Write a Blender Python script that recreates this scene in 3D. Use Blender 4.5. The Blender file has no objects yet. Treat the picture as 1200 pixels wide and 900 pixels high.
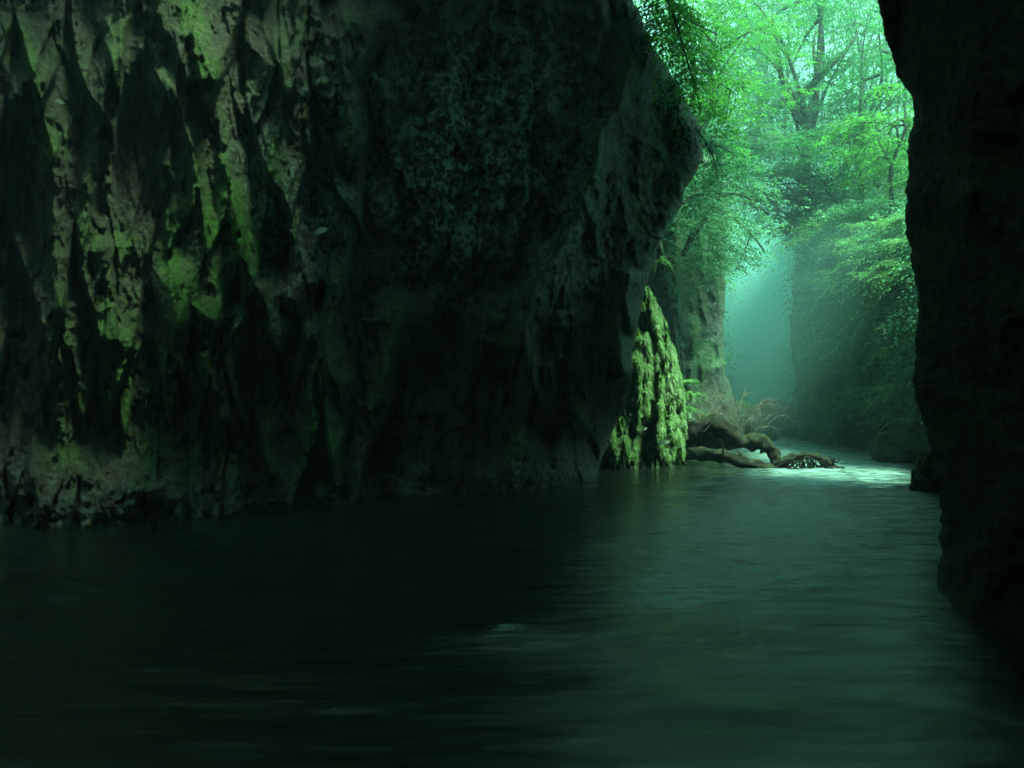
import bpy, math
import numpy as np

# ------------------------------------------------------------------ camera, light
F, H, CX, HY = 1040.0, 1.6, 600.0, 465.0      # focal length (px of the 1200 px photo), eye height, centre, horizon
S = bpy.context.scene
COL = S.collection
cam = bpy.data.objects.new('camera', bpy.data.cameras.new('camera'))
COL.objects.link(cam); S.camera = cam
cam.location = (0, 0, H); cam.rotation_euler = (math.radians(90), 0, 0)
cam.data.sensor_width = 36; cam.data.lens = 36 * F / 1200; cam.data.shift_y = (HY - 450) / 1200
cam.data.clip_start = 0.05; cam.data.clip_end = 2000
cam.data.dof.use_dof = True; cam.data.dof.focus_distance = 21; cam.data.dof.aperture_fstop = 1.6

SUN_EL, SUN_AZ = 62, 130            # azimuth measured from +Y (view direction) towards +X (right)
W = bpy.data.worlds.new('World'); S.world = W; W.use_nodes = True
nt = W.node_tree
bg = nt.nodes['Background']
sky = nt.nodes.new('ShaderNodeTexSky'); sky.sky_type = 'NISHITA'; sky.sun_disc = False
sky.sun_elevation = math.radians(SUN_EL); sky.sun_rotation = math.radians(SUN_AZ)
sky.air_density = 1.0; sky.dust_density = 4.0
hs = nt.nodes.new('ShaderNodeHueSaturation'); hs.inputs['Saturation'].default_value = 0.25
mx = nt.nodes.new('ShaderNodeMix'); mx.data_type = 'RGBA'; mx.blend_type = 'MULTIPLY'
mx.inputs[0].default_value = 1.0; mx.inputs[7].default_value = (0.42, 1.0, 0.84, 1)
nt.links.new(sky.outputs[0], hs.inputs['Color']); nt.links.new(hs.outputs[0], mx.inputs[6])
nt.links.new(mx.outputs[2], bg.inputs[0]); bg.inputs[1].default_value = 0.15
sl = bpy.data.lights.new('sun', 'SUN'); sl.energy = 4.0; sl.angle = math.radians(14); sl.color = (0.62, 1.0, 0.62)
so = bpy.data.objects.new('sun', sl); COL.objects.link(so)
so.rotation_euler = (math.radians(90 - SUN_EL), 0, math.radians(180 - SUN_AZ) )
so.location = (20, 40, 60)
S.view_settings.view_transform = 'Standard'; S.view_settings.look = 'None'
S.view_settings.exposure = 2.15; S.view_settings.gamma = 1.0; S.view_settings.use_curve_mapping = False
S.cycles.use_denoising = True
S.cycles.max_bounces = 6; S.cycles.diffuse_bounces = 3; S.cycles.glossy_bounces = 3
S.cycles.transmission_bounces = 4; S.cycles.volume_bounces = 3; S.cycles.transparent_max_bounces = 8
S.cycles.caustics_reflective = False; S.cycles.caustics_refractive = False
S.cycles.sample_clamp_indirect = 4.0

rng = np.random.default_rng(11)

# ------------------------------------------------------------------ noise
def _hash(ix, iy, seed):
    n = (ix.astype(np.int64) * 374761393 + iy.astype(np.int64) * 668265263 + seed * 974634777) & 0x7fffffff
    n = ((n ^ (n >> 13)) * 1274126177) & 0x7fffffff
    return ((n ^ (n >> 16)) & 0xffff) / 65535.0
def vnoise(x, y, seed=0):
    x0, y0 = np.floor(x), np.floor(y); fx, fy = x - x0, y - y0
    fx = fx**3 * (fx * (fx * 6 - 15) + 10); fy = fy**3 * (fy * (fy * 6 - 15) + 10)
    a, b = _hash(x0, y0, seed), _hash(x0 + 1, y0, seed); c, d = _hash(x0, y0 + 1, seed), _hash(x0 + 1, y0 + 1, seed)
    return ((a * (1 - fx) + b * fx) * (1 - fy) + (c * (1 - fx) + d * fx) * fy) * 2 - 1
def fbm(x, y, seed=0, oct=4, gain=.5):
    s = 0; a = 1; t = 0
    for o in range(oct):
        s = s + a * vnoise(x * 2**o + 17.3 * o, y * 2**o - 9.1 * o, seed + o); t += a; a *= gain
    return s / t
def ridged(x, y, seed=0, oct=3):
    s = 0; a = 1; t = 0
    for o in range(oct):
        s = s + a * (1 - np.abs(vnoise(x * 2**o, y * 2**o, seed + o)))**2; t += a; a *= .5
    return s / t
def sst(a, b, x):
    t = np.clip((x - a) / (b - a), 0, 1); return t * t * (3 - 2 * t)
def interp(tab, x):
    tab = sorted(tab); return np.interp(x, [t[0] for t in tab], [t[1] for t in tab])
def unproj(px, py, Y):
    return np.stack([(px - CX) / F * Y, Y + 0 * px, H + (HY - py) / F * Y], -1)
def P(px, py, Y): return np.array([(px - CX) / F * Y, Y, H + (HY - py) / F * Y])
def seg_dist(px, py, pts):
    d = np.full(px.shape, 1e9); tt = np.zeros(px.shape); n = len(pts) - 1
    for i in range(n):
        (ax, ay), (bx, by) = pts[i], pts[i + 1]
        vx, vy = bx - ax, by - ay
        t = np.clip(((px - ax) * vx + (py - ay) * vy) / (vx * vx + vy * vy), 0, 1)
        q = np.hypot(px - ax - t * vx, py - ay - t * vy)
        m = q < d; d = np.where(m, q, d); tt = np.where(m, (i + t) / n, tt)
    return d, tt

# ------------------------------------------------------------------ mesh helpers
def new_obj(name, verts, faces, mat, parent=None, smooth=True, masks=None, loc=None):
    """faces: (n,4) or (n,3) int array"""
    verts = np.asarray(verts, dtype=np.float64).reshape(-1, 3)
    if loc is not None: verts = verts - np.asarray(loc)
    faces = np.asarray(faces, dtype=np.int32); k = faces.shape[1]; n = len(faces)
    me = bpy.data.meshes.new(name)
    me.vertices.add(len(verts)); me.vertices.foreach_set('co', verts.astype(np.float32).ravel())
    me.loops.add(n * k); me.loops.foreach_set('vertex_index', faces.ravel())
    me.polygons.add(n); me.polygons.foreach_set('loop_start', np.arange(0, n * k, k, dtype=np.int32))
    me.polygons.foreach_set('loop_total', np.full(n, k, dtype=np.int32))
    if smooth: me.polygons.foreach_set('use_smooth', np.ones(n, dtype=bool))
    me.update(calc_edges=True)
    if masks is not None:
        at = me.color_attributes.new('masks', 'FLOAT_COLOR', 'POINT')
        c = np.ones((len(verts), 4), dtype=np.float32); c[:, :masks.shape[-1]] = masks.reshape(len(verts), -1)
        at.data.foreach_set('color', c.ravel())
    me.materials.append(mat)
    o = bpy.data.objects.new(name, me); COL.objects.link(o)
    if loc is not None: o.location = loc
    if parent is not None:
        o.parent = parent
        if loc is None: pass
    return o
def grid_faces(r, c):
    i = np.arange(r * c).reshape(r, c)
    return np.stack([i[:-1, :-1], i[:-1, 1:], i[1:, 1:], i[1:, :-1]], -1).reshape(-1, 4)
def tag(o, label=None, cat=None, group=None, kind=None):
    if label: o['label'] = label
    if cat: o['category'] = cat
    if group: o['group'] = group
    if kind: o['kind'] = kind
    return o
def empty(name, loc):
    o = bpy.data.objects.new(name, None); COL.objects.link(o); o.location = [float(v) for v in loc]; o.empty_display_size = .2
    return o
def tube(pts, rad, nseg=8, rough=0.0, seed=0, cap=True):
    """tapered tube along pts -> verts, faces(quads)"""
    pts = np.asarray(pts, float); rad = np.asarray(rad, float); n = len(pts)
    tan = np.gradient(pts, axis=0); tan /= np.linalg.norm(tan, axis=1)[:, None] + 1e-9
    ref = np.array([0.13, 0.27, 0.95]) if abs(tan[0][2]) < .85 else np.array([0.95, .1, .2])
    u = np.cross(tan, ref); u /= np.linalg.norm(u, axis=1)[:, None]; w = np.cross(tan, u)
    a = np.arange(nseg) / nseg * 2 * math.pi
    r = rad[:, None] * np.ones((1, nseg))
    if rough: r = r * (1 + rough * fbm(np.arange(n)[:, None] * .35 + 0 * r, np.cos(a)[None] * 1.3 + np.sin(a)[None] * 2.1 + 0 * r, seed, 3))
    v = pts[:, None] + r[..., None] * (np.cos(a)[None, :, None] * u[:, None] + np.sin(a)[None, :, None] * w[:, None])
    i = np.arange(n * nseg).reshape(n, nseg); j = np.roll(i, -1, 1)
    f = np.stack([i[:-1], j[:-1], j[1:], i[1:]], -1).reshape(-1, 4)
    v = v.reshape(-1, 3)
    if cap:
        b = len(v); v = np.vstack([v, pts[0], pts[-1]])
        f = np.vstack([f, np.stack([i[0], np.full(nseg, b), np.full(nseg, b), j[0]], -1)[:0]])
        k = nseg // 2
        for row in (i[0], i[-1]):
            q = [[row[t], row[t + 1], row[nseg - 2 - t], row[nseg - 1 - t]] for t in range(k - 1)]
            f = np.vstack([f, q])
    return v, f
def spline(pts, n):
    pts = np.asarray(pts, float); t = np.linspace(0, len(pts) - 1, n); out = np.zeros((n, pts.shape[1]))
    p = np.vstack([2 * pts[0] - pts[1], pts, 2 * pts[-1] - pts[-2]])
    for k in range(n):
        i = min(int(t[k]), len(pts) - 2); u = t[k] - i; a, b, c, d = p[i], p[i + 1], p[i + 2], p[i + 3]
        out[k] = .5 * (2 * b + (c - a) * u + (2 * a - 5 * b + 4 * c - d) * u * u + (3 * b - a - 3 * c + d) * u**3)
    return out
class Bag:
    def __init__(s): s.v = []; s.f = []; s.n = 0
    def add(s, v, f):
        s.v.append(v); s.f.append(np.asarray(f) + s.n); s.n += len(v)
    def build(s, name, mat, **k):
        return new_obj(name, np.vstack(s.v), np.vstack(s.f), mat, **k)

# ------------------------------------------------------------------ materials
def mat(name):
    m = bpy.data.materials.new(name); m.use_nodes = True
    return m, m.node_tree, m.node_tree.nodes['Principled BSDF']
def N(nt, t, **k):
    n = nt.nodes.new(t)
    for a, b in k.items():
        if a.startswith('_'): setattr(n, a[1:], b)
        else: n.inputs[a.replace('__', ' ')].default_value = b
    return n
def mixc(nt, fac, a, b):
    m = nt.nodes.new('ShaderNodeMix'); m.data_type = 'RGBA'
    for s, v in ((0, fac), (6, a), (7, b)):
        if hasattr(v, 'is_output') or isinstance(v, bpy.types.NodeSocket): nt.links.new(v, m.inputs[s])
        else: m.inputs[s].default_value = v if s == 0 else (*v, 1)
    return m.outputs[2]
def ramp(nt, src, lo, hi):
    m = nt.nodes.new('ShaderNodeMapRange'); m.inputs[1].default_value = lo; m.inputs[2].default_value = hi
    m.interpolation_type = 'SMOOTHSTEP'
    nt.links.new(src, m.inputs[0]); return m.outputs[0]
def mul(nt, a, b, op='MULTIPLY'):
    m = nt.nodes.new('ShaderNodeMath'); m.operation = op
    for i, v in enumerate((a, b)):
        if isinstance(v, bpy.types.NodeSocket): nt.links.new(v, m.inputs[i])
        else: m.inputs[i].default_value = v
    return m.outputs[0]
def noise(nt, vec, scale, detail=6, rough=.6):
    n = nt.nodes.new('ShaderNodeTexNoise'); n.inputs['Scale'].default_value = scale
    n.inputs['Detail'].default_value = detail; n.inputs['Roughness'].default_value = rough
    nt.links.new(vec, n.inputs['Vector']); return n.outputs[0]
def geo_pos(nt, sx=1, sy=1, sz=1):
    g = nt.nodes.new('ShaderNodeNewGeometry'); m = nt.nodes.new('ShaderNodeVectorMath'); m.operation = 'MULTIPLY'
    m.inputs[1].default_value = (sx, sy, sz); nt.links.new(g.outputs['Position'], m.inputs[0]); return m.outputs[0]

def cliff_material(name, rock=(.028, .024, .017), rock2=(.068, .058, .043), moss=(.055, .13, .018), lich=(.26, .34, .30), lit_crest=False):
    m, t, b = mat(name)
    pos = geo_pos(t); st = geo_pos(t, 1, 1, .3)
    at = t.nodes.new('ShaderNodeAttribute'); at.attribute_name = 'masks'
    sp = t.nodes.new('ShaderNodeSeparateColor'); t.links.new(at.outputs['Color'], sp.inputs[0])
    n1 = noise(t, st, 1.6, 8, .65); n2 = noise(t, pos, 9, 8, .7); n3 = noise(t, pos, 38, 4, .7); n4 = noise(t, pos, 3.2, 6, .7)
    c = mixc(t, ramp(t, n1, .38, .66), rock, rock2)
    c = mixc(t, mul(t, ramp(t, n2, .5, .7), .55), c, tuple(v * 1.5 for v in rock2))
    c = mixc(t, mul(t, ramp(t, n3, .52, .35), .6), c, tuple(v * .5 for v in rock))
    if lit_crest: c = mixc(t, mul(t, at.outputs['Alpha'], ramp(t, n2, .3, .6)), c, (.078, .074, .052))  # paler rib crests: dry mineral, brightened further as painted light
    lm = mul(t, sp.outputs[1], ramp(t, mul(t, mul(t, n2, .6), mul(t, n4, .5), 'ADD'), .53, .60))
    c = mixc(t, lm, c, lich)
    mossc = mixc(t, ramp(t, n2, .35, .65), tuple(v * .55 for v in moss), tuple(v * 1.5 for v in moss))
    mm = mul(t, sp.outputs[0], ramp(t, mul(t, n2, mul(t, sp.outputs[0], .25), 'ADD'), .42, .62))
    c = mixc(t, mm, c, mossc)
    t.links.new(c, b.inputs['Base Color'])
    r = mul(t, mul(t, sp.outputs[2], -.45), .85, 'ADD'); t.links.new(r, b.inputs['Roughness'])
    b.inputs['Specular IOR Level'].default_value = .3
    bp = N(t, 'ShaderNodeBump', Strength=1.0, Distance=.16)
    hsum = mul(t, mul(t, n2, 1.0), mul(t, n3, .35), 'ADD'); hsum = mul(t, hsum, mul(t, n4, 1.6), 'ADD')
    t.links.new(hsum, bp.inputs['Height']); t.links.new(bp.outputs[0], b.inputs['Normal'])
    return m
def leaf_material(name, c1, c2, trans=.45, scale=.6):
    m, t, b = mat(name)
    pos = geo_pos(t); n1 = noise(t, pos, scale, 3, .5); n2 = noise(t, pos, scale * 14, 2, .5)
    c = mixc(t, ramp(t, mul(t, mul(t, n1, .5), mul(t, n2, .5), 'ADD'), .40, .60), c1, c2)
    t.links.new(c, b.inputs['Base Color']); b.inputs['Roughness'].default_value = .45
    b.inputs['Specular IOR Level'].default_value = .4
    tr = t.nodes.new('ShaderNodeBsdfTranslucent'); t.links.new(c, tr.inputs['Color'])
    ms = t.nodes.new('ShaderNodeMixShader'); ms.inputs[0].default_value = trans
    t.links.new(b.outputs[0], ms.inputs[1]); t.links.new(tr.outputs[0], ms.inputs[2])
    t.links.new(ms.outputs[0], t.nodes['Material Output'].inputs['Surface'])
    return m
def bark_material(name, a, b_, mossy=0.0):
    m, t, b = mat(name)
    pos = geo_pos(t); n1 = noise(t, pos, 7, 8, .7); n2 = noise(t, pos, 30, 4, .7)
    c = mixc(t, ramp(t, n1, .4, .65), a, b_)
    if mossy:
        g = t.nodes.new('ShaderNodeNewGeometry'); s = t.nodes.new('ShaderNodeSeparateXYZ'); t.links.new(g.outputs['Normal'], s.inputs[0])
        up = mul(t, ramp(t, s.outputs[2], -.1, .8), ramp(t, n1, .4, .58)); c = mixc(t, mul(t, up, mossy), c, (.05, .11, .02))
    t.links.new(c, b.inputs['Base Color']); b.inputs['Roughness'].default_value = .75
    b.inputs['Specular IOR Level'].default_value = .25
    bp = N(t, 'ShaderNodeBump', Strength=1.0, Distance=.08)
    t.links.new(mul(t, n1, mul(t, n2, .5), 'ADD'), bp.inputs['Height']); t.links.new(bp.outputs[0], b.inputs['Normal'])
    return m

M_near = cliff_material('mossy_dark_rock', moss=(.055, .125, .016), lit_crest=True)
M_back = cliff_material('mossy_rock')
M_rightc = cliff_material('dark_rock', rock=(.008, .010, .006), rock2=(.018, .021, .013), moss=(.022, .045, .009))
M_far = cliff_material('weathered_rock', moss=(.06, .17, .05))
M_moss = cliff_material('bright_moss', rock=(.05, .07, .03), rock2=(.09, .14, .04), moss=(.060, .15, .022))
M_strand = leaf_material('hanging_moss', (.028, .070, .010), (.09, .21, .030), .3, 7)
M_leafA = leaf_material('maple_leaves', (.020, .11, .035), (.055, .24, .065), .5, .5)
M_leafB = leaf_material('pale_leaves', (.04, .13, .06), (.11, .29, .13), .5, .5)
M_leafC = leaf_material('yellow_green_leaves', (.035, .15, .02), (.10, .33, .05), .55, .8)
M_fern = leaf_material('fern_fronds', (.04, .12, .03), (.12, .28, .07), .4, 1.2)
M_bark = bark_material('bark', (.012, .012, .010), (.04, .04, .03), .5)
M_log = bark_material('wet_log', (.006, .0055, .004), (.024, .020, .015), .2)
M_dry = bark_material('dry_wood', (.09, .085, .07), (.22, .20, .17))
M_stone = cliff_material('river_stone', rock=(.03, .035, .03), rock2=(.07, .075, .065))
M_soil = cliff_material('forest_floor', rock=(.03, .04, .02), rock2=(.05, .06, .03), moss=(.05, .11, .02))

# ------------------------------------------------------------------ left cliff
def ell(px, py, cx, cy, rx, ry, p=2): return np.exp(-(((np.abs(px - cx) / rx)**p + (np.abs(py - cy) / ry)**p)))
RIDGES = [  # polyline, width px, height m, moss
 ([(15, 40), (38, 90), (58, 150), (66, 230), (64, 300), (72, 380), (66, 450), (60, 540)], 9, .45, .6),
 ([(132, 30), (128, 90), (112, 180), (98, 260), (88, 320), (74, 370)], 6, .30, .45),
 ([(180, 65), (205, 110), (222, 160), (235, 215), (240, 290), (226, 330), (206, 380), (196, 430)], 8, .42, .8),
 ([(222, 10), (238, 60), (256, 105), (258, 180), (278, 260), (290, 320), (306, 345), (322, 385), (326, 420), (318, 480)], 9, .42, 1.0),
 ([(318, 0), (325, 60), (334, 110), (326, 160), (314, 205), (322, 250), (348, 285), (356, 320), (340, 365), (326, 390)], 9, .42, .6),
 ([(418, 0), (400, 45), (404, 110), (412, 150), (403, 200)], 8, .40, .5),
 ([(452, 0), (428, 55), (402, 120), (396, 135)], 5, .30, .3),
 ([(390, 190), (404, 250), (406, 300), (392, 350), (376, 420), (394, 450), (402, 500)], 7, .40, .6),
 ([(372, 280), (382, 330), (388, 345)], 5, .25, .4),
 ([(372, 60), (378, 90), (378, 110)], 6, .25, .4),
 ([(292, 350), (272, 390), (266, 430), (258, 480), (252, 520)], 7, .38, .7),
 ([(196, 300), (206, 345), (228, 360), (250, 375), (270, 372), (292, 350)], 9, .35, 1.0),
 ([(120, 270), (130, 320), (136, 380), (128, 420)], 9, .30, .9),
 ([(232, 410), (246, 440), (250, 470)], 8, .35, .8),
 ([(745, 20), (739, 80), (722, 130), (703, 160), (692, 220), (662, 285), (640, 320), (622, 350), (617, 400), (620, 450), (606, 520)], 7, .42, .35),
 ([(540, 60), (535, 120), (536, 200)], 4, .15, .1),
 ([(462, 340), (462, 400), (452, 450), (447, 490)], 10, .30, .7),
 ([(590, 385), (590, 420), (596, 440)], 7, .22, .6),
 ([(655, 360), (658, 390)], 8, .18, .6),
 ([(676, 460), (680, 490), (672, 520)], 9, .25, .7),
 ([(728, 340), (722, 380), (730, 430), (738, 450)], 6, .30, .4),
 ([(740, 310), (732, 350), (742, 400)], 6, .30, .4),
 ([(380, 370), (368, 410), (362, 460), (380, 520), (405, 570)], 9, .35, .7),
]
HOLLOWS = [ # cx, cy, rx, ry, depth
 (92, 210, 22, 110, .7), (160, 180, 38, 80, .9), (160, 330, 34, 45, .8), (30, 320, 30, 120, .8), (35, 500, 35, 60, .6),
 (205, 250, 18, 80, .7), (298, 120, 22, 90, .6), (240, 400, 22, 26, 1.0), (290, 430, 18, 44, 1.2), (350, 420, 22, 60, 1.4), (300, 500, 25, 20, .7),
 (225, 440, 12, 25, .9), (330, 300, 8, 20, .3), (372, 150, 14, 40, .7), (360, 50, 24, 45, .4), (430, 210, 18, 200, .8), (392, 320, 7, 30, .3),
 (430, 420, 22, 80, .7), (500, 450, 40, 50, .9), (545, 430, 38, 40, .9), (570, 500, 26, 50, 1.0), (690, 190, 14, 60, .6), (650, 270, 26, 38, .8),
 (600, 330, 40, 30, .5), (640, 500, 14, 50, .7), (705, 500, 34, 40, .9), (510, 340, 60, 25, .3), (630, 410, 9, 40, .5), (590, 460, 14, 24, .7), (480, 530, 22, 30, .5),
 (265, 80, 18, 70, .5), (120, 440, 26, 40, .5), (780, 160, 10, 60, .3),
]
def drape(px, py, w, h, seed, k=.55):
    """hanging folds: each one swells downwards, ends in a point and is undercut; returns relief 0..1 and how far down a fold"""
    x = px + .45 * w * fbm(px / (1.6 * w), py / (1.2 * h), seed, 3); y = py + .35 * h * fbm(px / (1.3 * w), py / h, seed + 3, 3)
    u = x / w; ci = np.floor(u); fx = u - ci - .5
    off = _hash(ci, ci * 0 + 7, seed) * 1.0
    v = (y + 2 * np.abs(fx) * k * h) / h + off; t = v - np.floor(v)
    amp = .55 + .45 * _hash(ci, np.floor(v), seed + 5)
    prof = np.sqrt(np.clip(1 - (2 * np.abs(fx))**2, 0, 1))
    rise = t**1.3 * sst(1.0, .90, t)
    return amp * rise * (.35 + .65 * prof), t
def leftness_(px): return sst(470, 380, px)
def left_relief(px, py):
    wx = px + 14 * fbm(px / 60, py / 90, 3, 3); wy = py + 18 * fbm(px / 70, py / 70, 7, 3)
    r = .55 * fbm(px / 230, py / 300, 21, 3)
    leftness = sst(470, 380, px); dampy = 1 - .75 * sst(400, 460, px) * sst(720, 640, px) * sst(370, 300, py)
    r = r + (.30 * leftness + .30) * (ridged(wx / 80, wy / 240, 31, 3)**1.6 - .45) * dampy
    r = r + .20 * dampy * (ridged(wx / 30, wy / 75, 35, 4)**1.5 - .5)
    r = r + .10 * fbm(px / 16, py / 22, 41, 4) + .10 * (ridged(wx / 12, py / 26, 43, 3) - .6) + .028 * fbm(px / 5, py / 6, 45, 2)
    moss = np.zeros(px.shape); rr = np.zeros(px.shape)
    wx2 = px + 5 * fbm(px / 22, py / 30, 51, 3); wy2 = py
    for pts, w, h, mo in RIDGES:
        x0 = min(p[0] for p in pts) - 8 * w; x1 = max(p[0] for p in pts) + 8 * w
        y0 = min(p[1] for p in pts) - 8 * w; y1 = max(p[1] for p in pts) + 8 * w
        sel = (px > x0) & (px < x1) & (py > y0) & (py < y1)
        d, t = seg_dist(wx2[sel], wy2[sel], pts)
        fade = sst(0, .3, t) * sst(1, .7, t) if h < .28 else sst(0, .15, t) * sst(1, .8, t) * .9 + .1
        val = h * (.65 * np.exp(-d / (1.6 * w)) + .6 * np.exp(-(d / (3.2 * w))**2)) * fade
        rr[sel] = np.maximum(rr[sel], val)
        moss[sel] = np.maximum(moss[sel], mo * np.exp(-(d / (1.7 * w))**2))
    r = r + .15 * (.35 + leftness) * dampy * (ridged((px + 10 * fbm(px / 30, py / 60, 93, 3)) / 42, (py + 30 * fbm(px / 60, py / 60, 95, 2)) / 190, 97, 2)**2 - .4)
    z_ = (.25 + .75 * sst(470, 400, px) + .30 * sst(330, 400, py) * sst(400, 470, px)) * sst(745, 690, px)
    d1, t1 = drape(px, py, 92, 300, 601); d2, t2 = drape(px + 31, py, 50, 170, 641); d3, t3 = drape(px, py, 22, 60, 661)
    r = r + z_ * (1.05 * d1 + .50 * d2 + .12 * d3)
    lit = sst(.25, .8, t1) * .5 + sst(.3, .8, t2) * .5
    r = r + rr * 1.7
    wx3 = px + 30 * fbm(px / 45, py / 60, 83, 4); wy3 = py + 34 * fbm(px / 40, py / 60, 87, 4)
    for cx, cy, a, b, dpt in HOLLOWS:
        r = r - (.35 + .5 * sst(380, 450, px)) * dpt * ell(wx3, wy3, cx, cy, a, b, 2.2) * (.75 + .5 * fbm(px / 24, py / 40, 81, 3))
    # undercut at the waterline and stony foot
    foot = sst(505, 600, py); r = r + foot * (.35 + .30 * fbm(px / 30, py / 22, 61, 4) + .10 * (ridged(wx / 17, wy / 12, 63, 3) - .6))
    # relief flattened above the view so bulges cast no shade below
    r = r * (.3 + .7 * sst(-260, -10, py))
    # masks
    mo = moss * .7 + 1.2 * ell(px, py, 250, 290, 55, 90) + 1.3 * ell(px, py, 150, 470, 80, 75) + .5 * ell(px, py, 370, 500, 40, 50) + .6 * ell(px, py, 130, 290, 40, 25)
    mo = mo + .9 * ell(px, py, 770, 190, 60, 200) + .25 * leftness_(px) * sst(-.1, .4, fbm(px / 50, py / 90, 73, 3)) + .5 * ell(px, py, 260, 520, 60, 50) + .35 * ell(px, py, 560, 400, 180, 90) + .5 * ell(px, py, 600, 525, 25, 30)
    mo = mo * (.75 + .5 * fbm(px / 25, py / 40, 71, 3)) * sst(590, 540, py + 18 * fbm(px / 25, py / 25, 77, 2))
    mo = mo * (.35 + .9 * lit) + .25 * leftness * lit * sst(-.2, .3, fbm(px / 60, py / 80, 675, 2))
    li = ell(px, py, 560, 200, 130, 130, 3) + .8 * ell(px, py, 370, 250, 55, 100) + .4 * ell(px, py, 300, 200, 40, 90) + .4 * ell(px, py, 370, 100, 30, 50) + .3 * ell(px, py, 600, 60, 60, 60) + .4 * foot + .2 * ell(px, py, 700, 300, 70, 50)
    wet = .2 + .7 * sst(470, 580, py)
    lit_crest = (.12 + .88 * sst(120, 210, px)) * np.clip(.9 * rr + .5 * lit * leftness + .30 * (ridged(wx / 30, wy / 75, 35, 4) - .55), 0, 1) * (.6 + .6 * fbm(px / 14, py / 30, 85, 3))  # pale colour follows ribs and lit fold flanks, adding light to the rock
    return r, np.clip(np.stack([mo, li, wet, lit_crest], -1), 0, 1)
YL = [(-520, 8.0), (-150, 10.3), (0, 12.1), (200, 12.5), (400, 14.2), (560, 15.3), (650, 16.4), (715, 19.0), (790, 21.5), (830, 23.5)]
LEDGE = [(-900, 560), (-300, 690), (0, 742), (30, 756), (60, 770), (110, 802), (150, 823), (190, 821), (215, 806), (240, 798), (270, 780), (300, 770), (335, 757), (380, 747), (420, 741), (460, 736), (480, 730), (500, 722), (530, 706), (560, 700), (620, 700), (760, 700)]

def sheet(name, rows, cols_fn, Yfn, relief, m, curl, curl_dx, ncurl=26, edge_round=40, side=1):
    """relief surface: rows of photo heights x columns; the last columns wrap round the silhouette edge"""
    py = rows[:, None]; px = cols_fn(rows)                       # (r,c), last column = silhouette
    py = py + 0 * px
    rel, msk = relief(px, py)
    edge = px[:, -1:]; de = np.abs(edge - px)
    rnd = np.clip(1 - de / edge_round, 0, 1)
    Y = Yfn(px, py) - rel + (1 - np.sqrt(np.clip(1 - rnd**2, 0, 1))) * edge_round / F * Yfn(px, py) * 1.2
    # curl: go back in depth
    k = np.linspace(0, 1, ncurl + 1)[1:][None, :]
    cpx = edge - side * curl_dx * (k**1.3) + side * 3 * np.sin(k * 9 + py[:, :1] / 40) * k
    cpy = py[:, :1] + 0 * k
    nz = fbm(k * 6 + 0 * cpy, cpy / 45, 91, 4)
    cY = Y[:, -1:] + curl * k + nz * .5 * k
    px = np.hstack([px, cpx]); Y = np.hstack([Y, cY]); py = np.hstack([py, cpy])
    mk = np.concatenate([msk, np.repeat(msk[:, -1:], ncurl, 1)], 1)
    v = unproj(px, py, Y)
    return new_obj(name, v, grid_faces(*px.shape), m, masks=mk)

YLT = [(-520, 8.0), (-150, 10.3), (0, 12.0), (200, 12.6), (400, 14.0), (560, 15.2), (650, 16.0), (715, 16.5), (790, 17.0), (830, 17.3)]
def left_Y(px, py):
    k = sst(430, 540, py) * sst(560, 700, px)
    return (interp(YL, px) * k + interp(YLT, px) * (1 - k)) * (1 - .05 * sst(400, -300, py))
rows = np.concatenate([np.linspace(-900, -10, 70), np.arange(-8, 640, 1.7), np.linspace(645, 760, 8)])
def lcols(rows):
    e = interp(LEDGE, rows) + 3.5 * fbm(rows / 14, rows * 0, 5, 3) * sst(-50, 0, rows)
    a = np.linspace(-520, -10, 50)[None] + 0 * rows[:, None]
    t = np.linspace(0, 1, 520)[None]; b = -8 + (e[:, None] + 8) * t
    return np.hstack([a, b])
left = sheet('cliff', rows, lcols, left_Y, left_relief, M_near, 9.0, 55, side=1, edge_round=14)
tag(left, 'huge dark fluted rock wall with moss streaks and pale lichen rising from water on the left', kind='structure')

# ------------------------------------------------------------------ right cliff, near and almost black
REDGE = [(-900, 600), (-500, 800), (-200, 960), (0, 1027), (30, 1034), (60, 1045), (90, 1052), (115, 1070), (140, 1069), (200, 1064), (250, 1061), (300, 1068), (340, 1075), (400, 1074), (440, 1069),
         (470, 1074), (500, 1084), (540, 1096), (570, 1101), (620, 1103), (660, 1101), (690, 1097), (760, 1094), (900, 1090)]
def right_relief(px, py):
    wx = px + 25 * fbm(px / 80, py / 80, 103, 3); wy = py + 25 * fbm(px / 80, py / 80, 107, 3)
    r = .35 * fbm(px / 200, py / 220, 111, 3) + .22 * (ridged(wx / 110, wy / 170, 113, 3) - .6) + .06 * fbm(px / 25, py / 30, 117, 4)
    r = r + .25 * ell(px, py, 1140, 180, 40, 130) + .2 * ell(px, py, 1170, 340, 40, 60) + .15 * ell(px, py, 1135, 225, 12, 12)
    mo = .4 + .5 * fbm(px / 60, py / 60, 121, 3) + .4 * ell(px, py, 1130, 230, 30, 60)
    return r * 1.05, np.clip(np.stack([mo, 0 * mo, .1 + .5 * sst(550, 680, py)], -1), 0, 1)
rows = np.concatenate([np.linspace(-900, -10, 60), np.arange(-8, 905, 2.2), np.linspace(920, 1500, 20)])
def rcols(rows):
    e = interp(REDGE, rows) + 5 * fbm(rows / 18, rows * 0, 15, 5, .65)
    t = np.linspace(0, 1, 150)[None]; b = 1230 + (e[:, None] - 1230) * t
    a = np.linspace(3200, 1240, 40)[None] + 0 * rows[:, None]
    return np.hstack([a, b])
right = sheet('cliff', rows, rcols, lambda px, py: 3.5 * F / np.maximum(px - 600, 455) + 0 * py, right_relief, M_rightc, 8.0, 40, side=-1, edge_round=30)
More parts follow.
